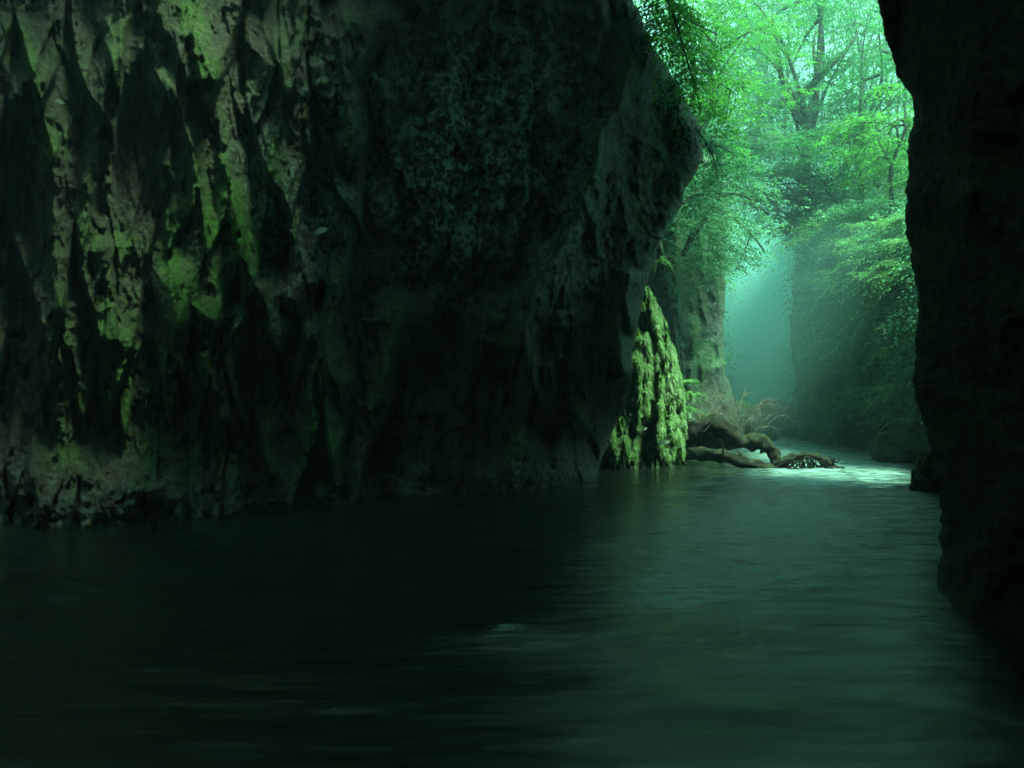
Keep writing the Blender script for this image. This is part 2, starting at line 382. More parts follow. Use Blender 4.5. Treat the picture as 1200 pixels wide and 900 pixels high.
tag(right, 'nearly black rock wall filling the right edge close to the viewer', kind='structure')

# ------------------------------------------------------------------ cliff closing the gorge behind the viewer
pl = spline([(-8.6, 8.0), (-12.5, 3), (-12, -6), (-5, -13), (4, -12), (6.5, -5), (3.6, -1), (3.2, 1.6)], 120)
zz = np.linspace(-1.5, 22, 60)
tn = np.gradient(pl, axis=0); nn = np.stack([tn[:, 1], -tn[:, 0]], -1); nn /= np.linalg.norm(nn, axis=1)[:, None]
dd = 1.2 * fbm(np.arange(120)[None] / 12 + 0 * zz[:, None], zz[:, None] / 3 + 0 * pl[None, :, 0], 131, 4)
lean = -2.5 * sst(4, 20, zz)[:, None] * 0
X = pl[None, :, 0] + nn[None, :, 0] * dd; Yy = pl[None, :, 1] + nn[None, :, 1] * dd
v = np.stack([X, Yy, zz[:, None] + 0 * X], -1)
mk = np.stack([.4 + 0 * X, 0 * X, .3 + 0 * X], -1)
back = new_obj('cliff', v, grid_faces(60, 120), M_back, masks=mk)
tag(back, 'mossy rock wall closing the gorge behind the viewer', kind='structure')

# unseen rock sheets added overhead to block light, with gaps left between them
for x0, x1, y0, y1, lab in ((-.5, 14, -16, 8.5, 'unseen rock sheet added above the viewer to shade the gorge'), (-20, -.7, -16, -3.5, 'unseen rock sheet added above and behind the viewer on the left for shade'), (-16, 7.9, 15.5, 21.5, 'unseen rock sheet added above the big left cliff to shade it')):
    gx, gy = np.meshgrid(np.linspace(x0, x1, 50), np.linspace(y0, y1, 50))
    gz = 15.0 + 1.2 * fbm(gx / 5, gy / 5, 141, 4)
    shade_roof = new_obj('cliff', np.stack([gx, gy, gz], -1), grid_faces(50, 50), M_back, masks=np.stack([.5 + 0 * gx, 0 * gx, .2 + 0 * gx], -1))
    tag(shade_roof, lab, kind='structure')

# ------------------------------------------------------------------ second left buttress (behind the logs) and far right cliff
def mid_relief(px, py):
    wx = px + 6 * fbm(px / 20, py / 20, 203, 3)
    r = .7 * fbm(px / 60, py / 90, 211, 3) + 1.1 * (ridged(wx / 26, py / 80, 213, 3) - .6) + .22 * fbm(px / 7, py / 10, 217, 4)
    r = r - .5 * ell(px, py, 810, 368, 9, 12)
    mo = .35 + .4 * fbm(px / 20, py / 30, 221, 3) + .3 * ell(px, py, 790, 380, 20, 60)
    return r, np.clip(np.stack([mo, .25 + 0 * mo, .2 + 0 * mo], -1), 0, 1)
MEDGE = [(-100, 860), (200, 852), (250, 850), (300, 852), (340, 848), (400, 848), (440, 850), (470, 862), (500, 880), (560, 890)]
rows = np.arange(180, 560, 2.5)
def mcols(rows):
    e = interp(MEDGE, rows) + 3 * fbm(rows / 14, rows * 0, 25, 3)
    t = np.linspace(0, 1, 90)[None]; return 700 + (e[:, None] - 700) * t
mid = sheet('cliff', rows, mcols, lambda px, py: np.interp(px, [700, 790, 850, 890], [25, 27, 30, 36]) - 1.5 * sst(440, 520, py), mid_relief, M_far, 16, 10, side=1, edge_round=16)
tag(mid, 'grey vine draped rock buttress behind the fallen logs', kind='structure')
def far_relief(px, py):
    wx = px + 12 * fbm(px / 40, py / 40, 303, 3)
    r = 3.2 * fbm(px / 48, py / 100, 311, 3) + 1.5 * (ridged(wx / 50, py / 120, 313, 3) - .6) + .45 * fbm(px / 14, py / 12, 317, 4)
    mo = .7 + .4 * fbm(px / 20, py / 30, 321, 3) - .5 * sst(440, 520, py)
    return r, np.clip(np.stack([mo, .1 + 0 * mo, .3 + 0 * mo], -1), 0, 1)
FEDGE = [(-100, 950), (200, 945), (280, 935), (340, 928), (400, 927), (460, 933), (500, 936), (560, 936)]
rows = np.arange(212, 600, 2.3)
def fcols(rows):
    e = interp(FEDGE, rows) + 2 * fbm(rows / 14, rows * 0, 35, 3)
    t = np.linspace(0, 1, 150)[None]; return 1330 + (e[:, None] - 1330) * t
far = sheet('cliff', rows, fcols, lambda px, py: np.interp(px, [930, 1000, 1080, 1150, 1330], [35, 28, 22, 18, 13.5]) + 3.0 * sst(330, 235, py) + .33 * np.maximum(0, 262 - py), far_relief, M_far, 22, 6, side=-1, edge_round=14)
tag(far, 'misty rock wall hung with ferns on the far right bank', kind='structure')

# ------------------------------------------------------------------ hills
gx, gy = np.meshgrid(np.linspace(-60, 90, 150), np.linspace(26, 160, 140))
d = gx - .279 * gy; bend = sst(58, 80, gy)
rightside = sst(1.2, 3.0, d); leftside = sst(-1.6, -3.4, d)
rightside = rightside * sst(38, 46, gy)
hz = -1.2 + (np.where(d > 0, 6.5, 9.0) + np.where(d > 0, .16, .38) * np.clip(np.abs(d) - 3, 0, 60)) * np.maximum(rightside, leftside)
hz = np.maximum(hz, -1.2 + bend * (10 + .6 * (gy - 60)))
hz = hz + 1.0 * fbm(gx / 7, gy / 7, 401, 4) * (hz > 0)
lim = H + (HY - 160) / F * gy
hz = np.minimum(hz, lim)
hz = np.where(gy < 34, np.minimum(hz, 9.5), hz)
# keep clear of the near left cliff
hills = new_obj('hills', np.stack([gx, gy, hz], -1), grid_faces(140, 150), M_soil, masks=np.stack([.8 + 0 * gx, 0 * gx, 0 * gx], -1))
tag(hills, 'steep wooded valley sides above the gorge', kind='structure')

# ------------------------------------------------------------------ water
def water_material():
    m, t, b = mat('river_water')
    at = t.nodes.new('ShaderNodeAttribute'); at.attribute_name = 'masks'
    sp = t.nodes.new('ShaderNodeSeparateColor'); t.links.new(at.outputs['Color'], sp.inputs[0])
    p1 = geo_pos(t, .28, 1, 1); p2 = geo_pos(t, .4, 1.3, 1); p3 = geo_pos(t, .28, 1.8, 1)
    n1 = noise(t, p1, 1.3, 3, .5); n2 = noise(t, p2, 4.5, 3, .5); n3 = noise(t, p3, 7, 8, .75)
    fm = mul(t, sp.outputs[0], ramp(t, mul(t, n3, mul(t, sp.outputs[0], .22), 'ADD'), .62, .80))
    c = mixc(t, fm, (.007, .013, .008), (.20, .33, .32))
    t.links.new(c, b.inputs['Base Color'])
    b.inputs['IOR'].default_value = 1.65
    t.links.new(mul(t, mul(t, fm, .6), .055, 'ADD'), b.inputs['Roughness'])
    bp = N(t, 'ShaderNodeBump', Strength=1.0, Distance=.06)
    h = mul(t, mul(t, n1, 2.2), mul(t, n2, mul(t, mul(t, sp.outputs[1], .9), .25, 'ADD')), 'ADD')
    h = mul(t, h, mul(t, mul(t, n3, sp.outputs[1]), .5), 'ADD')
    t.links.new(h, bp.inputs['Height']); t.links.new(bp.outputs[0], b.inputs['Normal'])
    return m
M_water = water_material()
ys = 1 / np.linspace(1 / 1.2, 1 / 95, 620)           # perspective-spaced rows
ys = np.concatenate([[-16, -8, -3, 0, .7], ys])
us = np.linspace(-1.15, 1.15, 620)
yy, uu = np.meshgrid(ys, us, indexing='ij'); xx = uu * np.maximum(np.abs(yy), 12 * (yy < 1)) + 0 * uu
xx = uu * (np.maximum(yy, 0) + 3 + 12 * sst(3, 0, yy))
pxw = CX + F * xx / np.maximum(yy, .5); pyw = HY + F * H / np.maximum(yy, .5)
rapid = ell(pxw, pyw, 990, 545, 130, 26, 3) + .9 * ell(pxw, pyw, 920, 520, 60, 14) + .55 * ell(pxw, pyw, 960, 600, 150, 40) + .35 * ell(pxw, pyw, 880, 650, 160, 50)
wavy = .25 + .5 * ell(pxw, pyw, 870, 620, 160, 60) + .9 * np.clip(rapid, 0, 1) + .45 * ell(pxw, pyw, 880, 720, 170, 170) + .5 * ell(pxw, pyw, 720, 750, 180, 20) + .5 * ell(pxw, pyw, 850, 850, 130, 25)
wz = .018 * fbm(xx / 3.2, yy / 1.0, 501, 3) + .009 * fbm(xx / 1.1, yy / .32, 505, 3) * (.5 + wavy) + .05 * np.clip(rapid, 0, 1) * fbm(xx / .7, yy / .4, 509, 3)
wz = wz + .035 * ell(pxw, pyw, 720, 748, 190, 14) * (.4 + ridged(xx / .35, yy / .2, 515, 2)) + .05 * ell(pxw, pyw, 850, 822, 130, 9) + .05 * ell(pxw, pyw, 820, 856, 90, 11) + .04 * ell(pxw, pyw, 880, 690, 130, 5) + .03 * ell(pxw, pyw, 590, 738, 40, 8)
foam_glint = .50 * ell(pxw, pyw, 870, 670, 190, 80) + .95 * np.clip(rapid, 0, 1) + .75 * ell(pxw, pyw, 597, 737, 34, 9) + .62 * ell(pxw, pyw, 485, 783, 34, 10) + .45 * ell(pxw, pyw, 740, 752, 90, 14) + .55 * ell(pxw, pyw, 395, 830, 14, 6) + .5 * ell(pxw, pyw, 450, 838, 8, 8) + .45 * ell(pxw, pyw, 880, 640, 150, 60)
foam_glint = foam_glint + .55 * ell(pxw, pyw, 830, 848, 60, 10) + .5 * ell(pxw, pyw, 780, 700, 60, 25)  # foam colour painted here in place of bright wave reflections
# lapping edge along the left cliff
base_y = np.interp(pxw, [0, 200, 400, 560, 650, 715, 790], [603, 599, 583, 578, 571, 553, 545])
foam_glint = foam_glint + .42 * (.5 + vnoise(pxw / 9, pyw / 3, 555)) * np.exp(-((pyw - base_y) / 3.0)**2) * (pxw < 800) * (pxw > -50)
foam_glint = foam_glint * (pxw < 1200)
wz = wz * sst(-2, 3, yy)
water = new_obj('water', np.stack([xx, yy, wz], -1), grid_faces(*xx.shape), M_water, masks=np.clip(np.stack([foam_glint, wavy, 0 * wavy], -1), 0, 1))
tag(water, 'dark smooth river with teal reflections and small riffles', kind='structure')

# ------------------------------------------------------------------ leaf sprays
def sprays(base, az, length, droop, nleaf=9, leaf=.16, width=.42, tilt0=.1, jitter=.25, seed=0):
    """base (n,3), az (n,), length (n,), droop (n,): stems with paired leaves; every leaf one bent quad"""
    r = np.random.default_rng(seed); n = len(base)
    k = np.arange(nleaf); t = (k + .6) / nleaf
    dx, dy = np.cos(az), np.sin(az)
    s = length[:, None] * t[None]
    cx = base[:, 0:1] + dx[:, None] * s; cy = base[:, 1:2] + dy[:, None] * s
    cz = base[:, 2:3] + s * tilt0 - droop[:, None] * s * t[None]
    side = np.where(k % 2 == 0, 1, -1)[None] * (.9 + jitter * r.standard_normal((n, nleaf)))
    a = az[:, None] + side
    L = leaf * (1.15 - .6 * t[None]) * (.7 + .6 * r.random((n, nleaf)))
    ex, ey = np.cos(a), np.sin(a); ez = -.25 - .5 * r.random((n, nleaf)) * (1 + 0 * a)
    wx, wy = -ey, ex; wz_ = .5 * r.standard_normal((n, nleaf)) * .6
    c = np.stack([cx, cy, cz], -1); e = np.stack([ex, ey, ez], -1) * L[..., None]
    w = np.stack([wx, wy, wz_], -1) * (L * width)[..., None] * .5
    v = np.stack([c, c + e * .45 + w, c + e, c + e * .45 - w], 2).reshape(-1, 3)
    f = np.arange(len(v)).reshape(-1, 4)
    return v, f
def pads(center, radii, npad, per, seed, flat=.28, leaf=.16, length=.7, nleaf=9, hollow=.3):
    """crown of many flat pads of sprays"""
    r = np.random.default_rng(seed)
    u = r.standard_normal((npad, 3)); u /= np.linalg.norm(u, axis=1)[:, None]
    rad = hollow + (1 - hollow) * r.random(npad)**.6
    c = np.asarray(center) + u * rad[:, None] * np.asarray(radii)
    pr = (.14 + .16 * r.random(npad)) * np.mean(radii[:2])
    q = r.standard_normal((npad, per, 3)) * np.array([1, 1, flat]) * .6
    q[..., 2] -= .22 * (q[..., 0]**2 + q[..., 1]**2)
    b = (c[:, None] + q * pr[:, None, None]).reshape(-1, 3); n = len(b)
    az = np.arctan2(q[..., 1], q[..., 0]).ravel() + r.standard_normal(n) * .8
    return sprays(b, az, length * (.6 + .7 * r.random(n)), .25 + .5 * r.random(n), nleaf, leaf, seed=seed + 1), c

def tree(name, foot, top, radii, label, seed, leafm, npad=70, per=16, leaf=.17, r0=.22, crown_c=None, fork=None, group=None, limbs=9, extra_trunk=None):
    """foot, top world points; crown around crown_c"""
    r = np.random.default_rng(seed)
    root = empty(name, foot); tag(root, label, 'tree', group)
    foot = np.asarray(foot, float); top = np.asarray(top, float)
    mid1 = foot + (top - foot) * .35 + np.array([r.normal(0, .35), r.normal(0, .3), 0]); mid2 = foot + (top - foot) * .7 + np.array([r.normal(0, .4), r.normal(0, .3), 0])
    pts = spline([foot - [0, 0, 3.0], foot, mid1, mid2, top], 26)
    B = Bag(); B.add(*tube(pts, np.linspace(r0, r0 * .25, 26) * (1 + .5 * np.exp(-np.arange(26) / 2.)), 10, .25, seed))
    cc = np.asarray(crown_c if crown_c is not None else top)
    (v, f), pc = pads(cc, radii, npad, per, seed + 5, leaf=leaf, length=leaf * 4.2)
    sel = r.choice(len(pc), min(limbs, len(pc)), replace=False)
    for j, i in enumerate(sel):
        s = pts[r.integers(9, 25)]; e = pc[i]; m_ = (s + e) / 2 + [r.normal(0, .3), r.normal(0, .3), .35 * np.linalg.norm(e - s) * .4]
        q = spline([s, m_, e], 12); B.add(*tube(q, np.linspace(r0 * .42, r0 * .08, 12), 6, .2, seed + j))
    if fork is not None:
        for fk in fork:
            q = spline(fk, 18); B.add(*tube(q, np.linspace(r0 * .8, r0 * .2, 18), 8, .25, seed + 77))
    B.build('trunk', M_bark, parent=root).location = -np.array(foot)
    o = new_obj('crown', v, f, leafm, parent=root, smooth=False); o.location = -np.array(foot)
    return root

def ground(px, Y):          # height of the hills along a photo column
    x = (px - CX) / F * Y
    i = np.argmin(np.abs(gy[:, 0] - Y)); j = np.argmin(np.abs(gx[0] - x)); return float(hz[i, j])

# trees: (name, px foot, py foot, Y, px top, py top, crown px, py, radii, mat, label)
T = [
 ('broadleaf_tree', 945, 240, 40, 955, -20, 955, 60, (5.0, 4, 4.6), M_leafA, 'tall forked tree with dark trunk standing in the middle of the bright gap', .26, 80),
 ('broadleaf_tree', 905, 262, 74, 890, 40, 880, 80, (4.6, 4, 4.5), M_leafB, 'pale leafed tree just left of the dark forked trunk', .16, 75),
 ('broadleaf_tree', 1010, 232, 36, 1030, 40, 1035, 110, (3.2, 3, 3.6), M_leafA, 'green tree with drooping leaf fans beside the upper right rock edge', .15, 60),
 ('broadleaf_tree', 1045, 243, 30, 1060, 120, 1052, 165, (2.2, 2, 2.0), M_leafC, 'small yellow green tree touching the right rock edge', .10, 45),
 ('broadleaf_tree', 798, 262, 36, 840, 30, 838, 70, (3.2, 3, 4.2), M_leafC, 'bright green tree behind the top edge of the big left cliff', .16, 70),
 ('broadleaf_tree', 985, 188, 52, 1000, 10, 1010, 20, (4.5, 4, 3.6), M_leafB, 'far pale tree under the sky gap at the top right', .2, 50),
 ('broadleaf_tree', 880, 240, 80, 905, -40, 905, -10, (7, 5, 5), M_leafB, 'far misty tree reaching the top of the picture', .24, 60),
 ('broadleaf_tree', 960, 240, 62, 965, 80, 960, 190, (7, 5, 3.6), M_leafB, 'far misty tree low behind the forked trunk', .22, 60),
 ('broadleaf_tree', 925, 200, 75, 925, -60, 925, 30, (9, 5, 7), M_leafB, 'most distant hazy tree closing the view behind the forked trunk', .26, 90),
 ('broadleaf_tree', 1040, 190, 60, 1050, -60, 1050, 0, (5, 4, 6), M_leafA, 'tall dim tree behind the top of the right rock edge', .2, 60),
 ('broadleaf_tree', 950, 246, 38, 925, 225, 928, 238, (2.3, 2, 1.7), M_leafB, 'leaning tree at the corner of the misty right wall, its crown over the gap', .12, 46),
 ('broadleaf_tree', 980, 243, 36, 975, 175, 975, 190, (2.6, 2, 1.6), M_leafA, 'low bushy tree on the misty right wall under the forked trunk', .10, 46),
 ('broadleaf_tree', 780, 262, 38, 868, 180, 872, 190, (2.4, 2, 1.9), M_leafB, 'tree leaning out from behind the left cliff with crown over the gap', .12, 46),
 ('broadleaf_tree', 830, 262, 50, 812, 0, 815, 40, (6, 4, 6), M_leafA, 'dark green tree rising behind the left cliff shoulder', .22, 70),
]
for i, (nm, fx, fy, Y, tx, ty, cx, cy, rad, lm, lab, r0, npd) in enumerate(T):
    foot = P(fx, fy, Y); g = ground(fx, Y); foot[2] = min(foot[2], g) if g > 2 else foot[2]; foot[2] = g if Y > 70 else foot[2]
    fork = None
    if i == 0:
        fork = [[P(936, 140, Y), P(918, 100, Y), P(912, 60, Y - .5), P(905, 20, Y)], [P(942, 110, Y), P(965, 85, Y - 1), P(990, 60, Y - 1), P(1005, 40, Y)],
                [P(940, 200, Y), P(955, 130, Y), P(958, 90, Y), P(962, 30, Y), P(968, -20, Y)]]
    tree(nm, foot, P(tx, ty, Y), rad, lab, 1000 + i * 13, lm, npad=npd, per=17, leaf=.13 + Y * .0016, r0=r0, crown_c=P(cx, cy, Y), fork=fork)

# arching pale bough over the mist (left side), leaning trunk
root = empty('leaning_tree', P(812, 300, 26)); tag(root, 'pale leafed tree arching from the left cliff over the misty gap', 'tree')
B = Bag()
for q, r0 in (([P(800, 300, 26), P(820, 262, 26), P(850, 250, 27), P(880, 275, 28), P(897, 296, 29)], .08), ([P(812, 280, 26), P(840, 235, 26), P(868, 228, 26), P(900, 250, 27)], .07),
              ([P(880, 275, 28), P(870, 300, 28), P(862, 318, 28)], .03)):
    q = spline(q, 24); B.add(*tube(q, np.linspace(r0, r0 * .35, 24), 7, .2, 3))
B.build('trunk', M_bark, parent=root).location = -np.array(root.location)
r = np.random.default_rng(77); bs = []
for c, rx, ry, n in ((P(845, 250, 26), 1.1, .5, 90), (P(880, 262, 27), .9, .4, 70), (P(835, 292, 26), .8, .35, 80), (P(868, 300, 27), .6, .4, 60), (P(862, 228, 26), .9, .4, 60), (P(822, 262, 25.5), .8, .4, 70)):
    bs.append(c + r.standard_normal((n, 3)) * [rx * .55, .8, ry * .6])
bs = np.vstack(bs); n = len(bs)
v, f = sprays(bs, r.normal(-.2, .9, n), .5 + .5 * r.random(n), .5 + .6 * r.random(n), 12, .13, .4, seed=78)
new_obj('crown', v, f, M_leafB, parent=root, smooth=False).location = -np.array(root.location)

# overhanging near branches at the top edge of the left cliff
def bough(pts, r0, clumps, mat_, label, seed, leaf=.12, name='overhanging_branch'):
    root = empty(name, pts[0]); tag(root, label, 'branch')
    q = spline(pts, 22); B = Bag(); B.add(*tube(q, np.linspace(r0, r0 * .3, 22), 7, .2, seed))
    r = np.random.default_rng(seed); bs = []
    for c, rx, rz, n in clumps:
        bs.append(c + r.standard_normal((n, 3)) * [rx * .6, rx * .6, rz * .6])
        s = q[r.integers(4, 20)]; B.add(*tube(spline([s, (s + c) / 2 + [0, 0, .1], c], 8), np.linspace(r0 * .4, r0 * .1, 8), 5))
    B.build('stem', M_bark, parent=root).location = -np.array(root.location)
    bs = np.vstack(bs); n = len(bs)
    v, f = sprays(bs, r.random(n) * 6.28, .35 + .4 * r.random(n), .4 + .7 * r.random(n), 9, leaf, .5, seed=seed + 1)
    new_obj('leaves', v, f, mat_, parent=root, smooth=False).location = -np.array(root.location)
bough([P(760, -30, 22), P(785, 0, 22), P(810, 25, 22.5), P(840, 40, 23)], .06,
      [(P(785, 25, 22), .5, .35, 50), (P(800, 45, 22), .5, .3, 50), (P(825, 20, 23), .6, .4, 60), (P(838, 55, 23), .5, .3, 50), (P(780, 0, 22), .5, .4, 50)], M_leafC, 'leafy branch hanging over the top edge of the left cliff', 601)
bough([P(790, 90, 23), P(815, 80, 23), P(840, 95, 24), P(862, 110, 24)], .05,
      [(P(815, 95, 23), .5, .3, 50), (P(835, 110, 24), .6, .35, 60), (P(850, 150, 24), .6, .4, 70), (P(858, 90, 24), .5, .3, 50), (P(838, 130, 24), .5, .3, 50)], M_leafC, 'bright green branch sticking out beside the cliff shoulder', 611)
bough([P(812, 175, 24), P(835, 170, 24.5), P(858, 180, 25), P(880, 205, 25)], .05,
      [(P(832, 165, 24.5), .5, .25, 45), (P(850, 185, 25), .6, .3, 55), (P(868, 195, 25), .5, .25, 45), (P(840, 200, 24.5), .5, .3, 45), (P(822, 205, 24), .4, .2, 35)], M_leafA, 'dark green branch drooping below the cliff shoulder', 621)
bough([P(800, 238, 24), P(818, 228, 24.5), P(840, 232, 25)], .04,
      [(P(815, 232, 24.5), .4, .2, 40), (P(832, 240, 25), .5, .25, 50), (P(812, 250, 24.5), .4, .25, 40)], M_leafB, 'pale leafed twig under the cliff overhang', 631)

bough([P(770, -30, 16.8), P(790, 20, 16.4), P(805, 70, 16.4), P(822, 130, 16.6)], .03,
      [(P(772, 5, 16.3), .28, .25, 45), (P(785, 35, 16.3), .26, .25, 45), (P(800, 60, 16.4), .25, .22, 40), (P(806, 95, 16.4), .22, .2, 35), (P(822, 125, 16.6), .2, .22, 35), (P(762, 30, 16.3), .22, .3, 45), (P(778, 60, 16.2), .2, .25, 40), (P(792, 100, 16.3), .18, .25, 35), (P(795, 12, 16.5), .3, .25, 45), (P(818, 75, 16.8), .25, .25, 40)], M_leafC, 'leafy creeper trailing down over the very edge of the left cliff', 641, leaf=.09)
bough([P(815, 150, 17.0), P(826, 165, 17.0), P(836, 185, 17.2), P(842, 215, 17.4)], .02,
      [(P(828, 165, 17), .16, .15, 22), (P(834, 190, 17.2), .18, .16, 26), (P(840, 215, 17.4), .2, .15, 24)], M_leafB, 'pale frond hanging in the air beside the cliff overhang', 651, leaf=.09)

# unseen leaves added over the slot between the walls to dim the light
r = np.random.default_rng(66); n = 5300
bx = r.uniform(-14, 11, n); by = r.uniform(1.5, 16, n); bz = r.uniform(13, 17, n)
ok = (fbm(bx / 2.2, by / 2.2, 951, 3) > np.where((by < 12.8) & (bx < 3.0), np.where((bx > -4.6) & ((bx < -2.3) | (by < 6.5)), -.30, np.where(bx < -4.6, .35, .30)), -.45)) & ~((bx > .5) & (by < 8)) & ~((bx > 7.2) & (by > 13))
bb = np.stack([bx, by, bz], -1)[ok]; n = len(bb)
v, f = sprays(bb, r.random(n) * 6.28, .8 + .6 * r.random(n), .2 + .3 * r.random(n), 9, .34, .45, seed=67)
tag(new_obj('shade_canopy', v, f, M_leafA, smooth=False), 'unseen layer of leaves added overhead to shade the dark gorge', 'shade_canopy', kind='stuff')

# woodland mass on the slopes
r = np.random.default_rng(88); n = 42000
Yw = 30 + 100 * r.random(n)**1.2; pxw_ = 770 + 330 * r.random(n)
xw = (pxw_ - CX) / F * Yw
ii = np.clip(np.round((Yw - 26) / (134 / 139)).astype(int), 0, 139); jj = np.clip(np.round((xw + 60) / (150 / 149)).astype(int), 0, 149)
zw = hz[ii, jj]; dep = np.stack([xw, Yw, zw], -1)
ok = zw > 2.0
hh = (4.5 + 10 * sst(60, 110, Yw)) * r.random(n)**1.4 * (.5 + 1.2 * (fbm(xw / 3, Yw / 3, 701, 3) > 0))
dep[:, 2] += hh; pyy = HY - F * (dep[:, 2] - H) / Yw
ok &= fbm(pxw_ / 16 + Yw / 9, pyy / 10 + Yw / 7, 711, 3) > -.12
ok &= ~((Yw < 37) & (pxw_ > 845) & (pxw_ < 930) & (pyy > 300))
dep = dep[ok]; n = len(dep)
v, f = sprays(dep, r.random(n) * 6.28, (.5 + .7 * r.random(n)) * (1 + dep[:, 1] / 90), .3 + .6 * r.random(n), 9, .27, .45, seed=89)
wood = new_obj('woodland', v, f, M_leafA, smooth=False); tag(wood, 'dense green understorey covering the slopes above the gorge', 'woodland', kind='stuff')

def sheet_points(o, n, seed, test):
    me = o.data; co = np.zeros(len(me.vertices) * 3, dtype=np.float32); me.vertices.foreach_get('co', co); co = co.reshape(-1, 3).astype(float)
    px = CX + F * co[:, 0] / co[:, 1]; py = HY - F * (co[:, 2] - H) / co[:, 1]
    p = np.clip(test(px, py), 0, None) * co[:, 1]; p /= p.sum()
    return co[np.random.default_rng(seed).choice(len(co), n, p=p)]
def far_cover(px, py):
    c = fbm(px / 26, py / 13, 901, 3)
    return (c > np.interp(py, [200, 300, 400, 470, 510], [-.8, -.45, -.08, .18, .6])) * (py < 520) * (px > 934) * (px < 1110)
bs = sheet_points(far, 16000, 5, far_cover); r = np.random.default_rng(6); n = len(bs)
bs = bs + r.standard_normal((n, 3)) * [.25, .15, .2] + np.stack([-.1 + 0 * bs[:, 0], -.2 - 1.5 * r.random(n), .25 + 0 * bs[:, 0]], -1)
v, f = sprays(bs, r.normal(-1.9, 1.2, n), .5 + .5 * r.random(n), .5 + .8 * r.random(n), 9, .15, .42, seed=7)
tag(new_obj('undergrowth', v, f, M_leafB, smooth=False), 'leafy undergrowth spilling in ledges down the misty right wall', 'undergrowth', kind='stuff')
bs = sheet_points(mid, 1500, 15, lambda px, py: (py < 330 + 30 * fbm(px / 12, py / 12, 905, 2)) * (px > 775) * (fbm(px / 14, py / 10, 907, 3) > -.1)); n = len(bs)
bs = bs + r.standard_normal((n, 3)) * .15 + np.stack([0 * bs[:, 0], -.5 * r.random(n), 0 * bs[:, 0]], -1)
v, f = sprays(bs, r.normal(-1.4, 1.2, n), .4 + .4 * r.random(n), .6 + .8 * r.random(n), 9, .12, .4, seed=17)
tag(new_obj('undergrowth', v, f, M_leafB, smooth=False), 'pale creepers hanging over the top of the grey buttress', 'undergrowth', kind='stuff')

# ------------------------------------------------------------------ plants on the cliffs
def plant(px, py, Y, spread, nfr, label, group, m=None, seed=0, leaf=.10, name='fern', L=.7, cat='fern', down=.8):
    r = np.random.default_rng(seed); b = P(px, py, Y)
    n = nfr; base = b + r.standard_normal((n, 3)) * .03
    az = r.normal(-1.57, 1.1, n); ln = L * (.6 + .7 * r.random(n)); dr = down * (.5 + .8 * r.random(n))
    v, f = sprays(base, az, ln, dr, 20, leaf, .34, tilt0=.45, jitter=.1, seed=seed + 1)
    t = np.linspace(0, 1, 7)[None]; s_ = ln[:, None] * t
    c = np.stack([base[:, :1] + np.cos(az)[:, None] * s_, base[:, 1:2] + np.sin(az)[:, None] * s_, base[:, 2:] + s_ * .45 - dr[:, None] * s_ * t], -1)
    w = np.stack([-np.sin(az), np.cos(az), 0 * az], -1)[:, None] * .006
    sv = np.stack([c - w, c + w], 2).reshape(-1, 3); i = np.arange(n * 14).reshape(n, 7, 2)
    sf = np.stack([i[:, :-1, 0], i[:, :-1, 1], i[:, 1:, 1], i[:, 1:, 0]], -1).reshape(-1, 4) + len(v)
    o = new_obj(name, np.vstack([v, sv]), np.vstack([f, sf]), m or M_fern, smooth=False, loc=b); return tag(o, label, cat, group)
k = 0
r = np.random.default_rng(99)
where = ['in the middle of its face', 'high on its left half', 'beside the dark rock edge, high up', 'just right of its middle', 'low near the round boulder', 'right of its middle', 'low at its left corner', 'lowest one by the left corner', 'low beside the dark rock edge', 'high at its left corner', 'along its top edge', 'at the top of its left corner']
for ic, (px0, py0, sx, sy, n_) in enumerate(((985, 395, 18, 22, 12), (1000, 310, 30, 18, 12), (1055, 320, 18, 20, 10), (1012, 425, 8, 18, 7), (1045, 470, 18, 14, 10), (1040, 410, 22, 20, 8), (960, 460, 16, 6, 4), (962, 477, 6, 3, 3), (1060, 440, 12, 14, 6), (965, 330, 20, 14, 8), (1030, 280, 34, 10, 12), (975, 282, 26, 8, 9))):
    for _ in range(n_):
        px = np.clip(r.normal(px0, sx), 938, 1085); py = r.normal(py0, sy)
        Yb = np.interp(px, [930, 1000, 1080, 1150], [35, 28, 22, 18]) + 3 * float(sst(330, 235, py)) - .9
        plant(px, py, Yb, .9, 16, 'fern clump on the misty right wall, ' + where[ic], 'ferns on the misty right rock wall ' + where[ic], seed=3000 + k, L=.9, leaf=.13); k += 1
plant(803, 447, 21.2, .35, 14, 'upper bright fern beside the green moss column', None, seed=3501, L=.35, leaf=.09)
plant(806, 462, 21.2, .45, 18, 'largest bright fern beside the green moss column', None, seed=3502, L=.4, leaf=.10)
plant(803, 478, 21.0, .35, 14, 'lowest bright fern beside the green moss column', None, seed=3503, L=.35, leaf=.09)
plant(774, 305, 21.8, .22, 12, 'small bright fern tuft high above the moss column', None, seed=3504, L=.3, leaf=.08, down=1.4)
plant(607, 34, 14.6, .12, 5, 'tiny bright sprout high on the dark left cliff', None, seed=3505, L=.15, leaf=.05, name='sprout', cat='plant')
plant(651, 224, 15.2, .18, 5, 'small green sprout on the left cliff below the diagonal crack', None, seed=3506, L=.16, leaf=.05, name='sprout', cat='plant')
